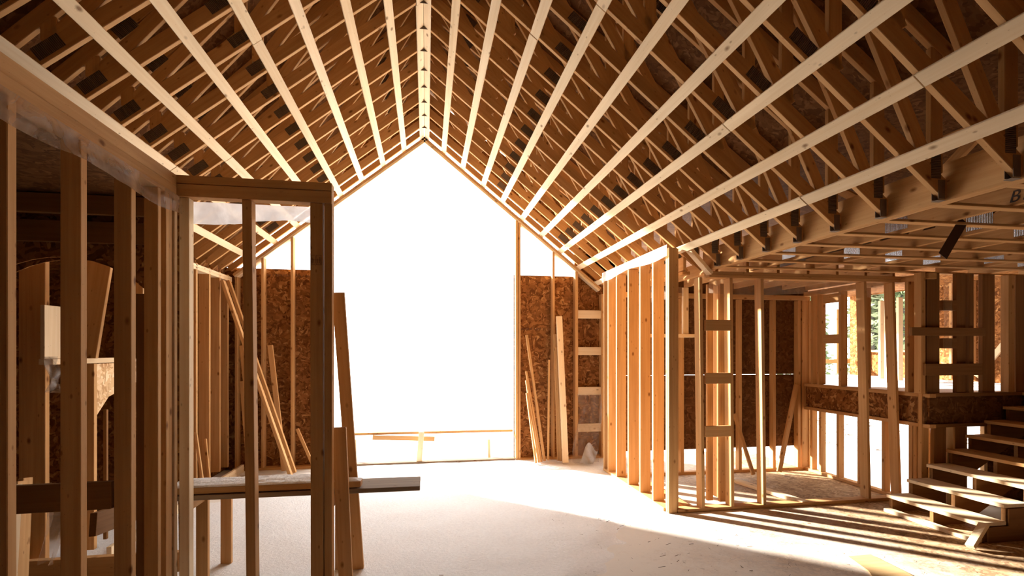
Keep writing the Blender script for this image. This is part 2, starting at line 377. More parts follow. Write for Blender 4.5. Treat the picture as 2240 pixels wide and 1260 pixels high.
# leaning boards, trestle-side corner
def lean(u0, v0, u1, v1, ya, yb, w, t, label, mat='pine', side=(1, 0, 0), on_floor=True):
    a = PY(u0, v0, ya); b = PY(u1, v1, yb)
    if on_floor: b.z = .035
    return board('leaning_board', a, b, w, t, side, mat, label=label, cat='board', group='offcuts leaning on the back wall')
lean(487, 614, 636, 1020, 7.88, 7.75, .045, .09, 'longest of the slanting boards in the corner behind the trestle')
lean(500, 614, 645, 1018, 8.08, 7.95, .045, .07, 'long slanting board resting against the longest one')
lean(591, 755, 622, 1008, 8.26, 8.10, .075, .038, 'steep short board beside the slanting pair behind the trestle')
lean(528, 756, 558, 1008, 8.26, 8.05, .055, .038, 'short board half hidden by the slender stud')
lean(650, 938, 688, 1006, 8.26, 8.15, .045, .038, 'shortest slanting offcut beside the corner post')
lean(529, 834, 545, 1008, 8.20, 8.02, .055, .038, 'low offcut at the foot of the corner behind the trestle')
# leaning boards on the staircase side
lean(1152, 733, 1191, 1000, 8.28, 8.10, .04, .05, 'thin board leaning from the jamb, topmost of its fan')
lean(1151, 812, 1184, 1003, 8.24, 8.05, .03, .06, 'second thin board of the fan leaning on the jamb')
lean(1151, 832, 1178, 1004, 8.20, 8.00, .03, .06, 'third thin board of the fan leaning on the jamb')
lean(1152, 860, 1172, 1005, 8.16, 7.95, .025, .06, 'lowest thin board of the fan leaning on the jamb')
lean(1223, 692, 1237, 1018, 8.20, 7.92, .10, .036, 'wide tall board leaning beside the stud in the staircase-side corner', 'strap')
lean(1214, 731, 1222, 1006, 8.26, 8.08, .05, .036, 'narrow board just behind the wide tall leaning one')
lean(1218, 760, 1228, 1006, 8.22, 8.04, .045, .03, 'sliver of board between the two tallest leaning ones')
lean(1201, 787, 1199, 1006, 8.26, 8.14, .03, .036, 'short upright board just before the stud behind the cluster')

# ------------------------------------------------------------------ partition at the staircase side of the vault (runs along the room)
XW = 2.70; XWc = XW+.07
for i, (y, dx) in enumerate(((5.72, 0), (6.09, 0), (6.47, .004), (6.90, 0), (7.24, 0), (7.42, 0))):
    vstud(XWc, y, .04, 2.96, .14, .042, '%s stud of the glowing partition, counted from its corner post' % ORD[i], group='studs of the glowing partition')
vstud(XWc, 5.36, .0, 3.03, .10, .04, 'front stud of the corner post of the glowing partition', name='corner_post', cat='post')
vstud(XWc+.02, 5.405, .0, 3.03, .14, .04, 'second stud of the corner post of the glowing partition', name='corner_post', cat='post')
board('bottom_plate', (XWc, 5.43, .02), (XWc, 7.45, .02), .14, .038, (1, 0, 0), label='bottom plate of the glowing partition', cat='framing plate')
for j in range(2):
    board('top_plate', (XWc, 5.43, 2.98+.039*j), (XWc, 7.45, 2.98+.039*j), .14, .037, (1, 0, 0), label='%s top plate of the glowing partition' % ('lower', 'upper')[j], cat='framing plate')
# second row of framing beyond it
for i, y in enumerate((5.85, 6.3, 6.75)):
    vstud(3.02, y, .04, 2.75, .10, .04, '%s stud of the inner row just behind the glowing partition' % ORD[i], group='inner row studs')
board('top_plate', (3.02, 5.5, 2.77), (3.02, 7.0, 2.77), .10, .04, (1, 0, 0), label='plate over the inner row of studs', cat='framing plate')
board('bottom_plate', (3.02, 5.5, .02), (3.02, 7.0, .02), .10, .036, (1, 0, 0), label='plate under the inner row of studs', cat='framing plate')

# ------------------------------------------------------------------ cross wall (faces the camera)
YC = 5.37
def cz(u): return atY(u, YC)
def cstud(ut, ub, label, wx=.04, wy_=.12, z0=.04, z1=2.70, mat='pine', y=None):
    y = y or YC+.03; xt = atY(ut, y-.04); xb = atY(ub, y-.04)
    xt = xb+(xt-xb)*.75
    return vstud(xb, y, z0, z1, wx, wy_, label, dx=xt-xb, mat=mat)
XA, XB = XWc+.06, 5.86
board('bottom_plate', (XA, YC+.03, .02), (XB-.06, YC+.03, .02), .12, .038, (0, 1, 0), label='bottom plate of the cross wall in front of the side room', cat='framing plate')
for j in range(2): board('top_plate', (3.22, YC+.03, 2.72+.037*j), (XB, YC+.03, 2.72+.037*j), .12, .036, (0, 1, 0), label='%s top plate of the cross wall' % ('lower', 'upper')[j], cat='framing plate')
cstud(1529, 1537, 'brightly edged first stud of the cross wall after the corner post')
cstud(1596, 1601, 'stud closing the ladder blocks of the cross wall')
cstud(1663, 1671, 'lone stud in the middle of the cross wall')
cstud(1886, 1900, 'cross wall stud before the low OSB band', z1=2.70)
cstud(1946, 1967, 'cross wall stud standing at the foot of the stairs')
cstud(2023, 2030, 'last stud of the cross wall, against the side wall', .045)
for i, v in enumerate((712, 827, 942)):
    z = zat(v, atY(1565, YC), YC); board('blocking', (cz(1538), YC-.04, z), (cz(1594), YC-.04, z), .125, .036, (0, 0, 1), 'pine', label='%s block from the top in the ladder of the cross wall' % ORD[i], cat='blocking', group='ladder blocks of the cross wall')
vstud(atY(1552, 5.62), 5.62, .04, 2.66, .075, .04, 'golden stud glowing behind the ladder blocks')
vstud(atY(1583, 5.55), 5.55, .04, 2.66, .12, .04, 'wide stud next to the golden one behind the ladder blocks')
vstud(atY(1568, 5.75), 5.75, .04, 2.66, .04, .12, 'thin stud wedged behind the golden one')
# girder and its hangers
for j in range(2): board('girder', (XR+.03+.04*j, .8, 2.91), (XR+.03+.04*j, 5.47, 2.91), .24, .038, (0, 0, 1), label='%s ply of the girder carrying the scissor trusses' % ('inner', 'outer')[j], cat='girder')
for i, y in enumerate([y for y in YT if y < 5.4][::-1]):
    h = empty('truss_hanger', (XR, y, 2.88)); tag(h, 'dark steel hanger on the girder, %s out from the cross wall' % ORD[i], 'hanger', 'steel hangers along the girder')
    for s in (-1, 1): board('side_flange', (XR-.03, y+s*.021, 2.80), (XR-.03, y+s*.021, 2.92), .05, .003, (1, 0, 0), 'hanger', h, bev=.0005)
    board('seat', (XR-.06, y, 2.792), (XR+.0, y, 2.792), .045, .003, (0, 1, 0), 'hanger', h, bev=.0005)
board('diagonal_brace', (2.93, 5.30, 3.02), (3.22, 5.33, 2.74), .10, .04, (0, 1, 0), 'strap', label='short pale brace from the corner post up to the girder end', cat='brace')

# ------------------------------------------------------------------ flat ceiling beyond the girder
def make_flat(x):
    t = empty('ceiling_truss', (x, 0, 0))
    board('bottom_chord', (x, .2, 2.875), (x, 5.45, 2.875), .13, .04, (0, 0, 1), 'pine', t)
    board('top_chord', (x, .2, 3.42), (x, 5.45, 3.42), .09, .04, (0, 0, 1), 'pine', t)
    for k in range(8):
        a, b = .45+.62*k, .45+.62*(k+1)
        board('web', (x, a, 2.93 if k % 2 else 3.38), (x, b, 3.38 if k % 2 else 2.93), .07, .036, (0, 0, 1), 'pine', t)
    for k in (1, 3, 5, 7):
        board('nail_plate', (x-.0215, .35+.62*k, 2.90), (x-.0215, .55+.62*k, 2.90), .12, .003, (0, 0, 1), 'bright', t, bev=.0005)
    return t
ft = None
for i in range(10):
    x = 3.83+.61*i
    if ft is None: ft = t = make_flat(x)
    else:
        t = ft.copy(); C.objects.link(t); t.location = (x, random.uniform(-.2, .1), 0)
        for ch in ft.children:
            c = ch.copy(); C.objects.link(c); c.parent = t
    tag(t, 'flat truss over the stair side, %s beyond the girder' % ORD[i], 'ceiling truss', 'flat trusses beyond the girder')
for i in range(12):
    y = 5.18-.405*i
    if y < .9: break
    board('ceiling_strap', (XR+.09, y, 2.80), (9.6, y-.02, 2.80), .07, .019, (0, 1, 0), 'pine', label='%s flat-ceiling strap counted from the cross wall' % ORD[i], cat='strapping', group='straps under the flat ceiling')
# hanging band
board('steel_band', PY(2062, 560, 3.05), PY(2108, 482, 3.15), .07, .004, (1, 0, 0), 'band', label='dark brown band dangling under the flat ceiling', cat='strap', bev=.0005)
# pencil writing on the girder-side truss
cu = bpy.data.curves.new('handwritten_mark', 'FONT'); cu.body = 'B10'; cu.size = .11; cu.extrude = .0005; cu.shear = .3; cu.materials.append(M['ink'])

# ceiling over the side room and upper storey
for i in range(8):
    x = 3.0+.41*i
    board('ceiling_joist', (x, 5.5, 2.88), (x, 7.0, 2.88), .16, .04, (0, 0, 1), label='%s joist over the side room, counted from the partition' % ORD[i], cat='joist', group='joists over the side room')

# ------------------------------------------------------------------ side room
YS = 7.02; XS = 5.86
slab('wall_side_room', 2.86, XS+.1, YS+.05, YS+.062, .36, 1.485, 'osb_shaded', kind='structure')  # shade of the side room put into the sheathing colour
slab('wall_side_room', 2.86, XS+.1, YS+.05, YS+.062, 1.490, 2.95, 'osb_shaded', kind='structure')
board('bottom_plate', (2.86, YS, .02), (XS, YS, .02), .09, .04, (0, 1, 0), label='dark bottom plate at the back of the side room', cat='framing plate')
board('top_plate', (2.86, YS, 2.68), (XS, YS, 2.68), .09, .07, (0, 1, 0), label='top plate at the back of the side room', cat='framing plate')
for u, l, w in ((1490, 'back stud of the side room nearest the partition', .05), (1616, 'back stud of the side room seen past the ladder blocks', .05), (1690, 'back stud of the side room beside the crossed offcut', .05), (1744, 'back stud of the side room behind the tilted offcut', .05), (1768, 'corner stud of the side room', .05)):
    vstud(atY(u, YS), YS, .04, 2.64, w, .09, l.replace('nearest', 'close to'))
a = PY(1742, 842, 6.95); b = PY(1704, 1028, 6.8); b.z = .03; board('leaning_board', a, b, .07, .036, (1, 0, 0), label='offcut tilted against the back of the side room', cat='board')
a = PY(1606, 905, 6.95); b = PY(1648, 1030, 6.7); b.z = .03; board('leaning_board', a, b, .05, .036, (1, 0, 0), label='slim offcut leaning behind the ladder blocks', cat='board')
# small framed opening beside the partition
board('window_sill_plate', (2.92, 6.4, 2.06), (3.62, 6.4, 2.06), .09, .045, (0, 1, 0), 'strap', label='bright sill plate high up between partition and cross wall', cat='framing plate')
vstud(atY(1499, 6.4), 6.4, 2.085, 2.72, .08, .04, 'short cripple stud on the bright sill plate', mat='strap')
vstud(atY(1476, 6.4), 6.4, 2.085, 2.72, .07, .04, 'short cripple stud against the partition')
# boards on the floor
a = PZ(1610, 1052, .03); b = PZ(1762, 1100, .03); board('floor_board', a, b, .10, .045, (1, 0, 0), 'strap', label='pale board lying across the side room floor', cat='board')
a = PZ(1915, 1087, .015); b = PZ(1870, 1092, .015); board('floor_board', a, b, .04, .03, (0, 1, 0), 'weather', label='dark stub of wood on the floor by the foot of the stairs', cat='board')

# side wall beside the stair (runs along the room) with low OSB band
def sy(u): return atX(u, XS)
YN = 4.99
slab('wall_band', XS-.012, XS+.012, YN+.05, 6.98, .99, 1.30, 'osb', kind='structure')
board('rim_plate', (XS, YN, .965), (XS, 6.98, .965), .09, .045, (1, 0, 0), label='lower plate of the OSB band beside the stairs', cat='framing plate')
board('rim_plate', (XS, YN, 1.325), (XS, 6.98, 1.325), .09, .045, (1, 0, 0), label='upper plate of the OSB band beside the stairs', cat='framing plate')
board('bottom_plate', (XS, 5.1, .02), (XS, 6.98, .02), .10, .04, (1, 0, 0), label='bottom plate of the open stud wall beside the stairs', cat='framing plate')
for i, (u, w) in enumerate(((1780, .05), (1799, .11), (1838, .11), (1884, .10), (1938, .11), (1998, .14), (2008, .04))):
    y = sy(u); vstud(XS, y, .04, .945, .09, .045 if w < .13 else .05, '%s short stud under the OSB band, from the corner of the side room' % ORD[i], group='short studs under the OSB band')
vstud(XS-.01, 5.10, 0, 2.70, .10, .05, 'tall pale post where the OSB band meets the stairs', name='wall_post', cat='post')
for i, (u, w) in enumerate(((1783, .05), (1797, .05), (1844, .10), (1895, .05), (1991, .05))):
    y = sy(u); vstud(XS, y, 1.35, 2.70, .11, .045, '%s stud standing on the OSB band, from the corner of the side room' % ORD[i], group='studs on the OSB band')
for i, v in enumerate((655, 742)):
    a = PX(1805, v, XS); b = PX(1842, v, XS); board('blocking', (XS-.02, a.y, a.z), (XS-.02, b.y, a.z), .13, .036, (0, 0, 1), label='%s block between studs on the OSB band' % ('upper', 'lower')[i], cat='blocking')
board('top_plate', (XS, YN, 2.735), (XS, 6.98, 2.735), .11, .07, (1, 0, 0), label='top plate over the studs on the OSB band', cat='framing plate')

vstud(XS, 7.02, 0, 2.7, .14, .06, 'corner stud where the side room meets the OSB band')
# upper floor
slab('floor_upper', XS+.03, 9.7, 5.12, 10.1, 1.0, 1.30, 'floor', kind='structure')
def upper_snow():
    bm = bmesh.new(); n = 40; g = [[bm.verts.new((XS+.1+i*(9.5-XS-.1)/n, 5.2+j*4.8/n, 1.315+.012*nz(i*.3, j*.3))) for i in range(n+1)] for j in range(n+1)]
    for j in range(n):
        for i in range(n): f = bm.faces.new((g[j][i], g[j][i+1], g[j+1][i+1], g[j+1][i])); f.smooth = True
    return tag(mesh_obj('snow_cover', bm, 'snow'), 'bright snow lying on the raised floor beyond the stairs', 'snow', kind='stuff')
upper_snow()
XO = 9.6
yw0, yw1 = atX(1992, XO), atX(1893, XO)
slab('wall_outer', XO, XO+.015, 5.05, yw0, 1.3, 3.3, 'osb', kind='structure')
slab('wall_outer', XO, XO+.015, yw0, yw1, 1.3, 1.83, 'osb', kind='structure')
slab('wall_outer', XO, XO+.015, yw0, yw1, 3.08, 3.3, 'osb', kind='structure')
slab('wall_outer', XO, XO+.015, yw1, 10.1, 1.3, 3.3, 'osb', kind='structure')
board('window_sill_plate', (XO-.06, yw0-.02, 1.85), (XO-.06, yw1+.02, 1.85), .14, .045, (1, 0, 0), 'strap', label='pale sill of the far window that looks onto the trees', cat='framing plate')
for u, l in ((1893, 'jamb stud of the far window beside the bright plastic'), (1992, 'jamb stud of the far window beside the stairs'), (1950, 'stud dividing the far window'), (2030, 'stud on the outer wall past the far window'), (2085, 'stud on the lit outer wall behind the tall dark post'), (2128, 'stud on the lit outer wall over the steps'), (2205, 'pale stud on the lit outer wall close to the picture edge')):
    y = atX(u, XO-.05); vstud(XO-.06, y, 1.34, 3.1, .11, .05, l.replace(' close to the picture edge', ' above the top steps'))
for i, (u, X, w) in enumerate(((1928, 8.3, .07), (1968, 8.1, .07), (1942, 7.4, .05))):
    vstud(X, atX(u, X), 1.34, 2.78, .09, .05, '%s inner partition stud on the raised floor, before the far window' % ORD[i], mat='strap', group='partition studs on the raised floor')
vstud(7.6, 8.9, 1.34, 2.8, .05, .12, 'dim stud on the raised floor seen by the plastic strip')
for i, x in enumerate((6.4, 6.8, 7.9, 8.7, 9.2)):
    vstud(x, 10.05, 1.34, 2.8, .05, .09, '%s stud at the open far end of the raised floor' % ORD[i], group='studs at the open far end')
board('rail', (6.0, 10.0, 1.62), (9.5, 10.0, 1.62), .09, .04, (0, 0, 1), label='low rail across the open far end of the raised floor', cat='rail')
slab('ceiling_upper', 5.9, 9.8, 5.5, 10.2, 3.10, 3.115, 'osb', kind='structure')
board('diagonal_brace', (XO-.12, 7.3, 1.4), (XO-.12, 6.75, 2.15), .09, .036, (0, 0, 1), 'strap', label='pale diagonal brace on the lit outer wall', cat='brace')

# wall behind the stairs (faces the camera)
YP = 5.06
def px(u): return atY(u, YP)
slab('wall_stair_band', XS-.05, 9.7, YP-.01, YP+.012, .985, 1.31, 'osb_shaded', kind='structure')  # band in the darker sheathing copy, its shade part of the colour
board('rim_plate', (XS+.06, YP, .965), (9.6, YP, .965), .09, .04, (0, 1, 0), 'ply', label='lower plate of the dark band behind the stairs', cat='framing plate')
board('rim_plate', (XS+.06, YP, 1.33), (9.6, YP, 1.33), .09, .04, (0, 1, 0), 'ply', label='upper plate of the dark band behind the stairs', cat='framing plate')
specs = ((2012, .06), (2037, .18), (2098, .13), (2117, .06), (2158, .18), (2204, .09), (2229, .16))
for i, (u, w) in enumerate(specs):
    x = px(u); vstud(x, YP, 1.35, 2.78, w, .05 if w > .1 else .09, '%s upright on the dark band behind the stairs, counted from the tall pale post' % ORD[i], mat='pine' if i in (0, 5) else 'ply', group='uprights above the stair band')  # most uprights darkened, their unlit fronts painted into the wood
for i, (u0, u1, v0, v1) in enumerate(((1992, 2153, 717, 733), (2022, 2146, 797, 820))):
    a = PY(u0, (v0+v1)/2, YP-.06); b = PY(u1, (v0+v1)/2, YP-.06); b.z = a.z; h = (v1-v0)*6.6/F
    board('crosspiece', a, b, h, .036, (0, 0, 1), 'ply', label='%s dark crosspiece nailed over the uprights behind the stairs' % ('upper', 'lower')[i], cat='board')  # shade on the crosspieces put into the wood colour
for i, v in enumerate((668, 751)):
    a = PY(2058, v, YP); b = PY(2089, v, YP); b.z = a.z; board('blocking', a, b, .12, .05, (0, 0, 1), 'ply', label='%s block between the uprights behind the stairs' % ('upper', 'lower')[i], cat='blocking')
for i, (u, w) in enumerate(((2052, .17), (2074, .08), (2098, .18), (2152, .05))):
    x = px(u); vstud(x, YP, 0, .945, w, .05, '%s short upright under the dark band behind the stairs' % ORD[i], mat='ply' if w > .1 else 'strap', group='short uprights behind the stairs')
slab('wall_stair_lower', px(2153), 9.6, YP-.01, YP+.012, .0, .945, 'osb_shaded', kind='structure')

# stairs
st = empty('staircase', (5.27, 4.52, 0)); tag(st, 'open timber staircase with pale treads on dark sawtooth stringers', 'staircase')
RI, RU, Xs, Z1 = .165, .274, 5.27, .19
NT = 8
for k in range(NT):
    x = Xs+RU*k; z = Z1+RI*k
    board('tread', (x+.145, 4.02, z-.018), (x+.145, 5.03, z-.018), .30, .036, (1, 0, 0), 'strap' if k < 3 else 'pine', st)  # lower treads paler, light on them put into the wood colour
for y in (4.045, 4.52, 4.995):
    pts = [(Xs+.02, 0)]
    for k in range(NT):
        x = Xs+RU*k+.02; z = Z1+RI*k-.037
        pts += [(x, z), (x+RU, z)]
    xe = Xs+RU*NT+.02; ze = Z1+RI*(NT-1)-.037
    pts += [(xe, ze-.30), (Xs+.42, 0)]
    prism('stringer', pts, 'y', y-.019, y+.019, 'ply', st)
board('kick_plate', (Xs-.03, 4.02, .02), (Xs-.03, 5.0, .02), .09, .038, (1, 0, 0), 'strap', st)
pp = [(Xs+.06, 0), (Xs+.06, Z1-.04)]
for k in range(1, NT): pp += [(Xs+RU*k+.03, Z1+RI*(k-1)-.04), (Xs+RU*k+.03, Z1+RI*k-.04)]
pp += [(8.0, Z1+RI*(NT-1)-.04), (8.0, 0)]
prism('side_panel', pp, 'y', 4.0, 4.015, 'ply', st)
board('foot_brace', PZ(2122, 1196, .03), PY(2153, 1146, 3.95), .075, .038, (0, 1, 0), 'strap', label='short angled brace at the foot of the stairs', cat='brace')

# ------------------------------------------------------------------ trestle-side framing close to the camera
XP = -1.66; YR = 3.76
def ly(u): return atX(u, XP)
for i, (u, lab) in enumerate(((18, 'stud at the open end of the film-draped partition'), (178, 'broad knotty stud, second in the film-draped partition'), (288, 'third stud of the film-draped partition'), (370, 'fourth stud of the film-draped partition, touching the dark crossboard'))):
    y = ly(u)+.02
    vstud(XP-.045, y, .0, 2.88, .089 if i != 3 else .085, .048, lab)
for i, (y, xo, w, l) in enumerate(((3.50, -.04, .08, 'inner stud of the corner cluster by the crossboard'), (3.60, -.04, .08, 'middle stud of the corner cluster'), (3.70, -.03, .07, 'outer pale stud of the corner cluster carrying the header'))):
    vstud(XP+xo, y, 0, 2.88, w, .04, l, mat='strap' if i == 2 else 'pine')
vstud(atY(402, 3.76), 3.80, 0, 2.90, .062, .07, 'pale end stud of the corner cluster directly under the header', mat='strap')
for j in range(2):
    board('top_plate', (XP-.045, .9, 2.92+.078*j), (XP-.045, 3.72, 2.92+.078*j), .09, .077, (1, 0, 0), 'pine', label='%s plate of the film-draped partition' % ('lower', 'upper')[j], cat='framing plate')
board('header', (XP-.09, YR+.03, 3.02), (-.665, YR+.03, 3.02), .09, .055, (0, 1, 0), label='upper plate of the short header over the trestle', cat='header')
board('header', (XP-.09, YR+.03, 2.945), (-.665, YR+.03, 2.945), .09, .085, (0, 1, 0), label='lower plate of the short header over the trestle', cat='header')
xx = atY(544, 3.76); board('wall_stud', (atY(551, 3.76), 3.79, 0), (atY(541, 3.76), 3.79, 2.90), .062, .085, (1, 0, 0), label='slender lone stud in front of the trestle plank', cat='stud')
xr = -.665
board('corner_post', (xr-.10, 3.79, 0), (xr-.105, 3.79, 2.90), .085, .085, (1, 0, 0), label='dark stamped stud of the post that ends the header', cat='post')
board('corner_post', (xr-.025, 3.79, 0), (xr-.025, 3.79, 2.90), .052, .085, (1, 0, 0), label='pale-edged stud of the post that ends the header', cat='post')
def marks(name, x0, x1, y, z0, z1, n, parent=None, box=False, seed=1):
    rg = random.Random(seed); bm = bmesh.new()
    def q(a, b, c, d):
        vs = [bm.verts.new(p) for p in ((a, y, c), (b, y, c), (b, y, d), (a, y, d))]; bm.faces.new(vs)
    t = .0016
    if box:
        for a in (x0, (x0+x1)/2-t/2, x1-t): q(a, a+t, z0, z1)
        for c in (z0, (z0+z1)/2, z1-t): q(x0, x1, c, c+t)
    for i in range(n):
        a = x0+(x1-x0)*(i+.2)/n; c = z0+(z1-z0)*rg.uniform(.1, .3)
        if rg.random() < .8: q(a, a+(x1-x0)/n*.35, c, z0+(z1-z0)*rg.uniform(.6, .9))
    o = mesh_obj(name, bm, 'ink', None)
    if parent:
        o.parent = parent; o.matrix_parent_inverse = parent.matrix_basis.inverted()
    return o
st1 = [o for o in C.objects if o.get('label', '').startswith('dark stamped stud')][0]
marks('grade_stamp', -.80, -.735, 3.745, 2.46, 2.53, 9, st1, True, 3)
wb = [o for o in C.objects if o.name.startswith('wall_back')]
for wall, x0, x1, z in ((wb[1], 1.56, 2.0, 2.20), (wb[1], 2.08, 2.24, 2.20), (wb[0], -2.6, -1.8, 3.02)):
    marks('printed_line', x0, x1, YB+.066, z, z+.06, int((x1-x0)/.016), wall, False, int(x0*10+50))
# crossboard and things in the dim room
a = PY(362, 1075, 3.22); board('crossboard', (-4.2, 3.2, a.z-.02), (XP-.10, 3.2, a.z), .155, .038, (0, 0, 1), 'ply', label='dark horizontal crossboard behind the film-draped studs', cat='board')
a = PY(203, 1148, 3.7); b = PY(318, 1108, 4.5); board('loose_block', a, b, .15, .04, (0, 0, 1), 'ply', label='blunt ended board poking out under the crossboard', cat='board')
board('bottom_plate', (-2.78, 5.0, .05), (-2.78, 8.3, .05), .04, .12, (1, 0, 0), 'strap', label='plate along the floor of the trestle-side wall', cat='framing plate')
board('floor_beam', (-4.2, 4.55, .12), (-2.0, 4.55, .12), .16, .06, (0, 0, 1), 'pine', label='low beam lying on the floor below the arch', cat='board')
# trestle-side long wall
XV = -2.95
slab('wall_left', XV-.16, XV-.15, 5.9, 8.5, 0, 3.2, 'osb', kind='structure')
slab('wall_left', -4.9, -4.88, -3, 8.5, 0, 4.0, 'osb', kind='structure')
for i, y in enumerate((6.75, 7.15, 7.55, 7.9, 8.2)):
    vstud(XV-.07, y, .1, 3.0, .14, .05, '%s stud of the long wall beyond the header, toward the back corner' % ORD[i], group='studs of the trestle-side long wall')
for j in range(2): board('top_plate', (XV-.07, 4.9, 3.0+.038*j-.07), (XV-.07, 8.35, 3.0+.038*j-.07), .14, .037, (1, 0, 0), 'strap', label='%s top plate of the long wall beyond the header' % ('lower', 'upper')[j], cat='framing plate')
for k, (u0, v0, u1, v1) in enumerate(((428, 945, 447, 1030), (449, 960, 460, 1028))):
    a = PX(u0, v0, XV+.05); b = PX(u1, v1, XV+.18); b.z = .03; board('leaning_board', a, b, .03, .03, (0, 1, 0), label='%s stick leaning low on the long wall' % ('longer', 'shorter')[k], cat='board')
# sill, and OSB paled for the light falling on it
board('window_sill_plate', (XV, atX(100, XV), 1.765), (XV, 6.2, 1.765), .10, .045, (1, 0, 0), 'strap', label='pale sill on the long wall seen through the arch', cat='framing plate')
yA, yB = atX(206, XV), 6.1
prism('osb_offcut', [(yA, 1.735), (yB, 1.735), (yB, 1.60), (atX(300, XV), 1.53), (atX(240, XV), 1.42), (yA, 1.22)], 'x', XV-.02, XV-.008, 'osb_lit', label='pale cut OSB piece hanging under the sill beyond the arch', cat='board')
vstud(XV-.03, atX(204, XV)-.02, .08, 1.74, .12, .045, 'pale-edged stud carrying the sill beyond the arch')
vstud(XV-.03, atX(239, XV), .08, 1.3, .03, .03, 'thin dark stick standing under the pale OSB piece', mat='ply')
a = PY(222, 560, 4.98); b = PY(186, 800, 5.0); b.z = 1.80; board('leaning_board', a, b, .19, .04, (1, 0, -.1), label='wide knotty board slanting behind the arch', cat='board')
vstud(atY(75, 4.75), 4.75, 0, 2.9, .19, .05, 'broad reddish stud standing behind the arch', mat='pine')
board('pale_board', (XV+.02, atX(107, XV), 1.79), (XV+.02, atX(107, XV), zat(669, XV, atX(107, XV))), .20, .03, (0, 1, 0), 'strap', label='short bright board standing on the pale sill behind the arch', cat='board')
vstud(atY(302, 5.2), 5.2, 1.78, 2.5, .10, .04, 'orange stud above the sill under the arch shoulder')
vstud(atY(312, 3.62), 3.62, 0, 2.22, .06, .04, 'cut-off dark stud close to the corner cluster', mat='ply')
# arched sheathing
ca, R_, az = -2.70, .78, 1.78
pts = [(-4.87, 2.99), (-4.87, 0.0), (ca-R_, 0.0)]
for k in range(25):
    t = PI-PI*k/24; pts.append((ca+R_*math.cos(t), az+R_*math.sin(t)))
pts += [(ca+R_+.02, .0), (ca+R_+.03, .0), (ca+R_+.03, 2.99)]
prism('wall_arch', pts, 'y', 4.30, 4.312, 'osb', kind='structure')
pts2 = [(x, z) for (x, z) in pts]
prism('wall_arch', [(x+(.02 if 3 <= i < 28 else 0), z+(.0)) for i, (x, z) in enumerate(pts2)], 'y', 4.40, 4.412, 'osb', kind='structure')
for k, (z, w) in enumerate(((2.74, .16), (2.92, .14))):
    board('lintel_beam', (-4.8, 4.25-.1*k, z), (-2.0, 4.25-.1*k, z), w, .04, (0, 0, 1), 'ply', label='%s dark beam above the arch' % ('lower', 'upper')[k], cat='beam')
slab('wall_dim_room', -4.88, -3.1, 6.4, 6.42, 0, 3.6, 'osb', kind='structure')
slab('ceiling_added_dim_room', -4.9, -1.80, -1.0, 4.3, 3.0, 3.02, 'osb_shaded', kind='structure')  # ceiling added below the chords to keep light out of this room
for i in range(3):
    a = PY(32+12*i, 1115, 3.9+.1*i); b = PY(14+14*i, 1245, 3.75+.1*i); b.z = .02; a.z = .95
    board('leaning_board', a, b, .035, .09, (1, 0, 0), 'pine' if i else 'strap', label='%s stick leaning at the foot of the arch, from the open partition end' % ORD[i], cat='board', group='sticks leaning at the foot of the arch')

# film
def film(name, f, nu, nv, mat, label):
    bm = bmesh.new(); g = [[bm.verts.new(f(i/nu, j/nv)) for i in range(nu+1)] for j in range(nv+1)]
    for j in range(nv):
        for i in range(nu): q = bm.faces.new((g[j][i], g[j][i+1], g[j+1][i+1], g[j+1][i])); q.smooth = True
    return tag(mesh_obj(name, bm, mat), label, 'plastic sheet')
def wav(u, v, a=.012): return a*(nz(u*9, v*3, 2, 1)+.5*nz(u*30, v*6, 5, 1))*(.2+v)
film('plastic_film', lambda u, v: (XP+.008+wav(u, v)+.01*v, .9+2.86*u, 2.90-v*(.13+.03*nz(u*6, 0)+.015*math.sin(u*17))), 160, 10, 'film', 'crinkled clear film hanging under the plates of the dim room partition')
film('plastic_film', lambda u, v: (XP-.03+.97*u, YR+.10+wav(u, v, .02), 2.90-v*(.15+.015*math.sin(u*7)-.04*u)), 60, 6, 'wrap', 'milky film strip hanging under the short header')
film('plastic_film', lambda u, v: (XW-.012+wav(u, v, .006), 5.33+2.13*u, 3.06-v*(.125+.02*math.sin(u*9)+.05*max(0, u-.93)*10*abs(math.sin(u*60)))), 80, 5, 'wrap', 'white film folded over the top of the glowing partition')
film('plastic_film', lambda u, v: (3.3+2.5*u, YC+.12+wav(u, v, .02), 2.71-v*(.17+.02*math.sin(u*8))), 80, 6, 'brownfilm', 'thin brownish film hanging under the cross wall top plate')
film('plastic_film', lambda u, v: (2.95+.5*u, 6.36, 2.72-v*(.12+.1*(1-u))), 12, 4, 'brownfilm', 'scrap of film above the bright sill plate')
def hang(u, v):
    a = PY(1262+52*u-(8*v*v if u < .5 else 0)+4*math.sin(v*6), 862+v*(150+20*u), 8.22-.25*v*v); return (a.x, a.y-.03*math.sin(u*9+v*4), a.z)
film('plastic_film', hang, 14, 24, 'brownfilm', 'brown film hanging over the ladder of blocks in the back corner')
def heap(u, v):
    uu = 1258+34*u+22*v*(1-.3*u); vv = 1030-(52+10*math.sin(u*5))*v**1.5-10*u*(1-v); a = PY(uu, vv, 7.85+.08*math.sin(v*6+u*3)); return (a.x, a.y, max(.03, a.z))
film('plastic_film', heap, 10, 14, 'dustfilm', 'snowy tail of white film lying at the back corner floor')
def lhang(u, v):
    a = PY(104+14*u+8*v, 780+v*(74+10*u), 3.9); return (a.x+.02*math.sin(v*9+u*5), 3.9+.05*math.sin(u*6+v*3), a.z)
film('plastic_film', lhang, 10, 20, 'brownfilm', 'clear film hanging limp beside the broad knotty stud')
def lhang2(u, v):
    a = PY(92+30*u+14*math.sin(v*3), 1060+v*170, 4.0); return (a.x, 4.0+.06*math.sin(u*7+v*5), max(.04, a.z))
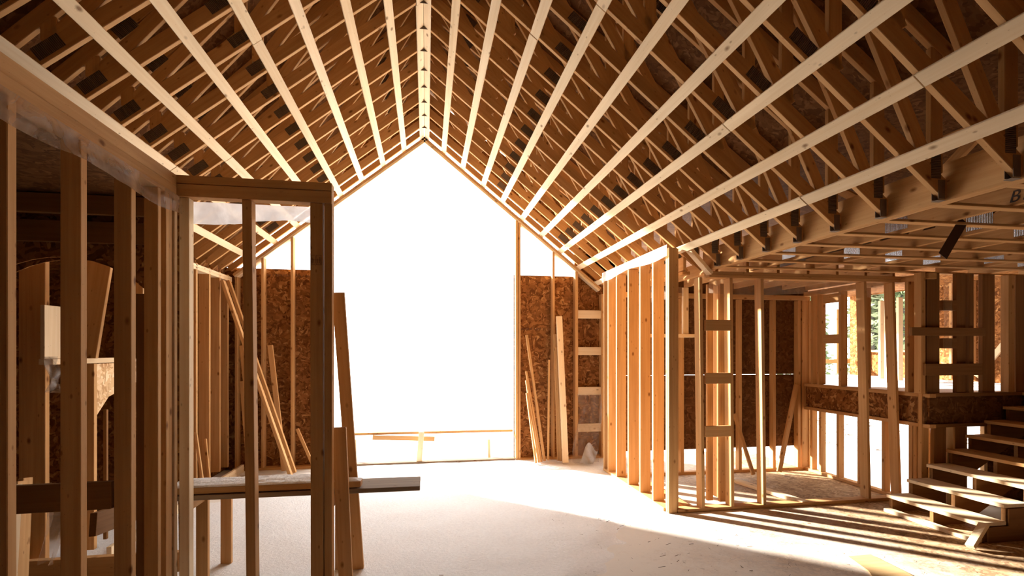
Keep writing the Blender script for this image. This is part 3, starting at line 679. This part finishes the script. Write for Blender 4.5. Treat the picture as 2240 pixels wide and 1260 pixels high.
film('plastic_film', lhang2, 10, 14, 'brownfilm', 'loose film trailing to the floor below the crossboard')
film('plastic_film', lambda u, v: (7.2+.12*math.sin(u*5), 8.3+.35*u, 2.8-v*1.42), 10, 12, 'wrap', 'bright hanging plastic strip on the raised floor')
film('plastic_film', lambda u, v: (px(2056)+.14*u, YP-.05+.02*math.sin(u*8), 2.7-v*1.3), 8, 8, 'brownfilm', 'dull film strip between the uprights behind the stairs')

# ------------------------------------------------------------------ trestle
tr = empty('trestle', (-1.3, 4.15, 0)); tag(tr, 'makeshift lumber trestle carrying the snowy planks', 'trestle')
lx = atY(440, 4.25)
for (x0, y) in ((lx, 4.28), (lx+.02, 4.7)): board('leg', (x0, y, .0), (x0, y, .73), .085, .04, (1, 0, 0), 'pine', tr)
for (x0, y) in ((-.78, 3.98), (-.72, 4.42)): board('leg', (x0, y, .0), (x0, y, .73), .07, .04, (1, 0, 0), 'pine', tr)
board('crossbar', (lx, 4.0, .715), (lx, 4.75, .715), .07, .04, (0, 0, 1), 'pine', tr)
board('crossbar', (-.79, 3.86, .66), (-.75, 4.5, .66), .16, .04, (0, 0, 1), 'ply', tr)
def plank(x0, x1, y0, y1, z0, z1, mat, label, sn):
    o = board('snowy_plank', (x0, (y0+y1)/2, (z0+z1)/2), (x1, (y0+y1)/2-.01, (z0+z1)/2), y1-y0, z1-z0, (0, 1, 0), mat, label=label, cat='plank')
    if sn:
        bm = bmesh.new(); n, k = 60, 10; L = x1-x0; W = y1-y0; g = []
        for j in range(k+1):
            g.append([bm.verts.new((-L/2+L*i/n, -W/2+W*j/k, (z1-z0)/2+.002+(.012+.008*nz(i*.5, j*.5))*min(1, 4*min(i/n, 1-i/n)*5, 6*min(j/k, 1-j/k)))) for i in range(n+1)])
        for j in range(k):
            for i in range(n): f = bm.faces.new((g[j][i], g[j][i+1], g[j+1][i+1], g[j+1][i])); f.smooth = True
        s = mesh_obj('snow', bm, 'snow', o)
    return o
plank(-1.95, -.50, 4.03, 4.14, .80, .845, 'pine', 'upper plank with snow laid over the trestle', True)
plank(-1.9, -.05, 4.02, 4.34, .755, .79, 'weather', 'longer grey plank under the upper one, frosted at its end', False)
plank(-1.9, -.62, 4.16, 4.36, .792, .835, 'pine', 'second snow-topped plank lying behind the upper one', True)
a = PY(740, 640, 3.93); b = PY(784, 1222, 4.4); b.z = .02
board('leaning_board', a+Vector((.0, 0, 0)), b, .09, .04, (1, 0, .05), 'pine', label='long board leaning on the post at the end of the header', cat='board')
board('leaning_board', PY(742, 935, 3.90), (atY(760, 4.05), 4.0, .02), .10, .036, (1, 0, .05), 'pine', label='shorter board leaning on the same post as the long one', cat='board')

# ------------------------------------------------------------------ enclosing shell behind and beside the camera
slab('wall_near', -5.2, 10, -3.0, -2.98, 0, 6.2, 'osb', kind='structure')
slab('wall_right', 9.98, 10, -3, 5.05, 0, 3.6, 'osb', kind='structure')

# ------------------------------------------------------------------ small litter
a = PZ(1858, 1221, .006); b = PZ(1990, 1262, .006)
prism('plywood_scrap', [(PZ(1855, 1220, 0).x, PZ(1855, 1220, 0).y), (PZ(1905, 1216, 0).x, PZ(1905, 1216, 0).y), (PZ(1985, 1256, 0).x, PZ(1985, 1256, 0).y), (PZ(2060, 1300, 0).x, PZ(2060, 1300, 0).y), (PZ(1940, 1310, 0).x, PZ(1940, 1310, 0).y), (PZ(1900, 1252, 0).x, PZ(1900, 1252, 0).y)], 'z', .001, .014, 'patch', label='yellow plywood scrap lying on the dusty subfloor', cat='board')
tw = [(1352, 1157), (1360, 1150), (1280, 1107), (1420, 1185), (1462, 1190), (1512, 1190), (1575, 1180), (1645, 1163), (1622, 1178), (1570, 1193), (1450, 1216), (1483, 1227), (1448, 1240), (965, 1258), (1640, 1195), (1643, 1248), (1700, 1160), (1480, 1215), (1610, 1170), (1330, 1140), (1690, 1105), (1632, 1099), (1770, 1145)]
def on(u, v, z=0): return PZ(u, v, z)
for i, (u, v) in enumerate(tw):
    p = on(u, v, .004 if u > 1500 else .021); an = random.uniform(-.6, .6)+(.2); L = random.uniform(.03, .07)
    d = Vector((math.cos(an), math.sin(an), random.uniform(0, .04)))*L/2
    board('twig', p-d, p+d, .003, .003, (0, 0, 1), 'twig', label='small dry twig or splinter scattered on the floor near the partition', cat='twig', group='splinters scattered on the floor', bev=.0005)
def litter():
    bm = bmesh.new()
    for _ in range(900):
        x = random.uniform(1.2, 5.2); y = random.uniform(3.4, 6.9)
        if x > 5 and y < 5.1: continue
        if random.random() > .3+.2*(x-1): continue
        a = random.uniform(0, 6.28); L = random.uniform(.004, .02); w = .0015; z = .003
        if x < 1.7+(y-3.9)*.7: z = .02
        c, s = math.cos(a), math.sin(a)
        vs = [bm.verts.new((x+c*l-s*k, y+s*l+c*k, z+random.uniform(0, .003))) for l, k in ((-L, -w), (L, -w), (L, w), (-L, w))]
        bm.faces.new(vs)
    return tag(mesh_obj('sawdust_litter', bm, 'twig'), 'fine wood chips strewn over the subfloor', 'debris', kind='stuff')
litter()
def ground_litter():
    bm = bmesh.new()
    for _ in range(420):
        x = random.uniform(9.8, 19); y = random.uniform(9.5, 18); a = random.uniform(0, 6.28); L = random.uniform(.04, .2)
        if x > 14 and y > 14: continue
        z = -.55+.10*nz(x, y, 0, .35)+.05; c, s = math.cos(a), math.sin(a); w = random.uniform(.012, .035)
        vs = [bm.verts.new((x+c*l-s*k, y+s*l+c*k, z+random.uniform(0, .05))) for l, k in ((-L, -w), (L, -w), (L, w), (-L, w))]
        bm.faces.new(vs)
    return tag(mesh_obj('ground_litter', bm, 'twig'), 'dark twigs and dead leaves poking from the snow outside', 'debris', kind='stuff')
ground_litter()

# trees beyond the far window
def tree(x, y, h, label, leaf, con):
    t = empty('tree', (x, y, -.55)); tag(t, label, 'tree', 'trees outside the far window')
    bm = bmesh.new(); bmesh.ops.create_cone(bm, segments=9, radius1=.16, radius2=.04, depth=h, cap_ends=True)
    bmesh.ops.translate(bm, verts=bm.verts, vec=(0, 0, h/2)); mesh_obj('trunk', bm, 'bark', t)
    bm = bmesh.new()
    for _ in range(2000):
        z = random.uniform(.12, 1)*h; r = (1.15-z/h)*(1.45 if con else 1.3)*random.uniform(.2, 1); a = random.uniform(0, 6.28)
        p = Vector((r*math.cos(a), r*math.sin(a), z-.25*r)); s = random.uniform(.06, .16)
        d1 = Vector((random.uniform(-1, 1), random.uniform(-1, 1), random.uniform(-.6, .4))).normalized()*s*1.6
        d2 = d1.cross(Vector((random.uniform(-1, 1), random.uniform(-1, 1), random.uniform(-1, 1)))).normalized()*s*.6
        bm.faces.new([bm.verts.new(p+q) for q in (-d1, d2, d1, -d2)])
    mesh_obj('foliage', bm, leaf, t)
    bm = bmesh.new()
    for _ in range(26):
        z = random.uniform(.15, .9)*h; a = random.uniform(0, 6.28); L = (1.1-z/h)*1.4
        q = Vector((math.cos(a)*L, math.sin(a)*L, z+.2*L)); p0 = Vector((0, 0, z)); w = Vector((-math.sin(a), math.cos(a), 0))*.02; up = Vector((0, 0, .02))
        r = [bm.verts.new(p0+w), bm.verts.new(p0+up), bm.verts.new(p0-w)]; e = bm.verts.new(q)
        bm.faces.new(r)
        for i in range(3): bm.faces.new((r[i], r[(i+1) % 3], e))
    mesh_obj('branch', bm, 'bark', t)
for i, (x, y, h, l, lf) in enumerate(((16.2, 16.1, 7, 'pale loose tree standing in the middle of the far window', 'leaf2'), (19.0, 17.4, 8, 'dense green conifer just inside the far window opening', 'leaf'), (21.2, 20.6, 8.5, 'tall conifer rising behind the pale loose tree', 'leaf'), (24.4, 22.6, 9, 'deep green conifer standing farthest out in the woods', 'leaf'), (16.4, 19.9, 8, 'bushy tree seen past the bright plastic strip', 'leaf'), (20.2, 24.0, 8.5, 'greyish tree seen between the studs on the OSB band', 'leaf2'))):
    tree(x, y, h, l, lf, i % 2)

# handwriting placed on the flat truss chord
tmp = bpy.data.objects.new('handwritten_mark', cu); C.objects.link(tmp); bpy.context.view_layer.update()
me_ = bpy.data.meshes.new_from_object(tmp.evaluated_get(bpy.context.evaluated_depsgraph_get())); bpy.data.objects.remove(tmp)
tx = bpy.data.objects.new('handwritten_mark', me_); C.objects.link(tx)
tx.matrix_world = Matrix(((0, 0, -1, 3.83-.0215), (-1, 0, 0, 2.74), (0, 1, 0, 2.83), (0, 0, 0, 1)))
tag(tx, 'dark handwritten mark on the flat truss timber', 'writing')

# ------------------------------------------------------------------ light
sun = bpy.data.lights.new('sun', 'SUN'); so = bpy.data.objects.new('sun', sun); C.objects.link(so)
el = math.radians(19); d = Vector((.748*math.cos(el), -.664*math.cos(el), -math.sin(el)))
so.rotation_euler = d.to_track_quat('-Z', 'Y').to_euler(); sun.energy = 27; sun.angle = math.radians(2.2); sun.color = (1, .94, .86)
w = bpy.data.worlds.new('sky'); sc.world = w; w.use_nodes = True
bg = w.node_tree.nodes['Background']; bg.inputs[0].default_value = (.99, .985, .985, 1); bg.inputs[1].default_value = 5.5

sc.view_settings.view_transform = 'Standard'; sc.view_settings.look = 'None'; sc.view_settings.gamma = 1; sc.view_settings.exposure = .2
sc.view_settings.use_curve_mapping = False
sc.cycles.max_bounces = 10; sc.cycles.diffuse_bounces = 7; sc.cycles.transparent_max_bounces = 12
sc.cycles.use_denoising = True; sc.cycles.caustics_reflective = False; sc.cycles.caustics_refractive = False
sc.cycles.sample_clamp_indirect = 6
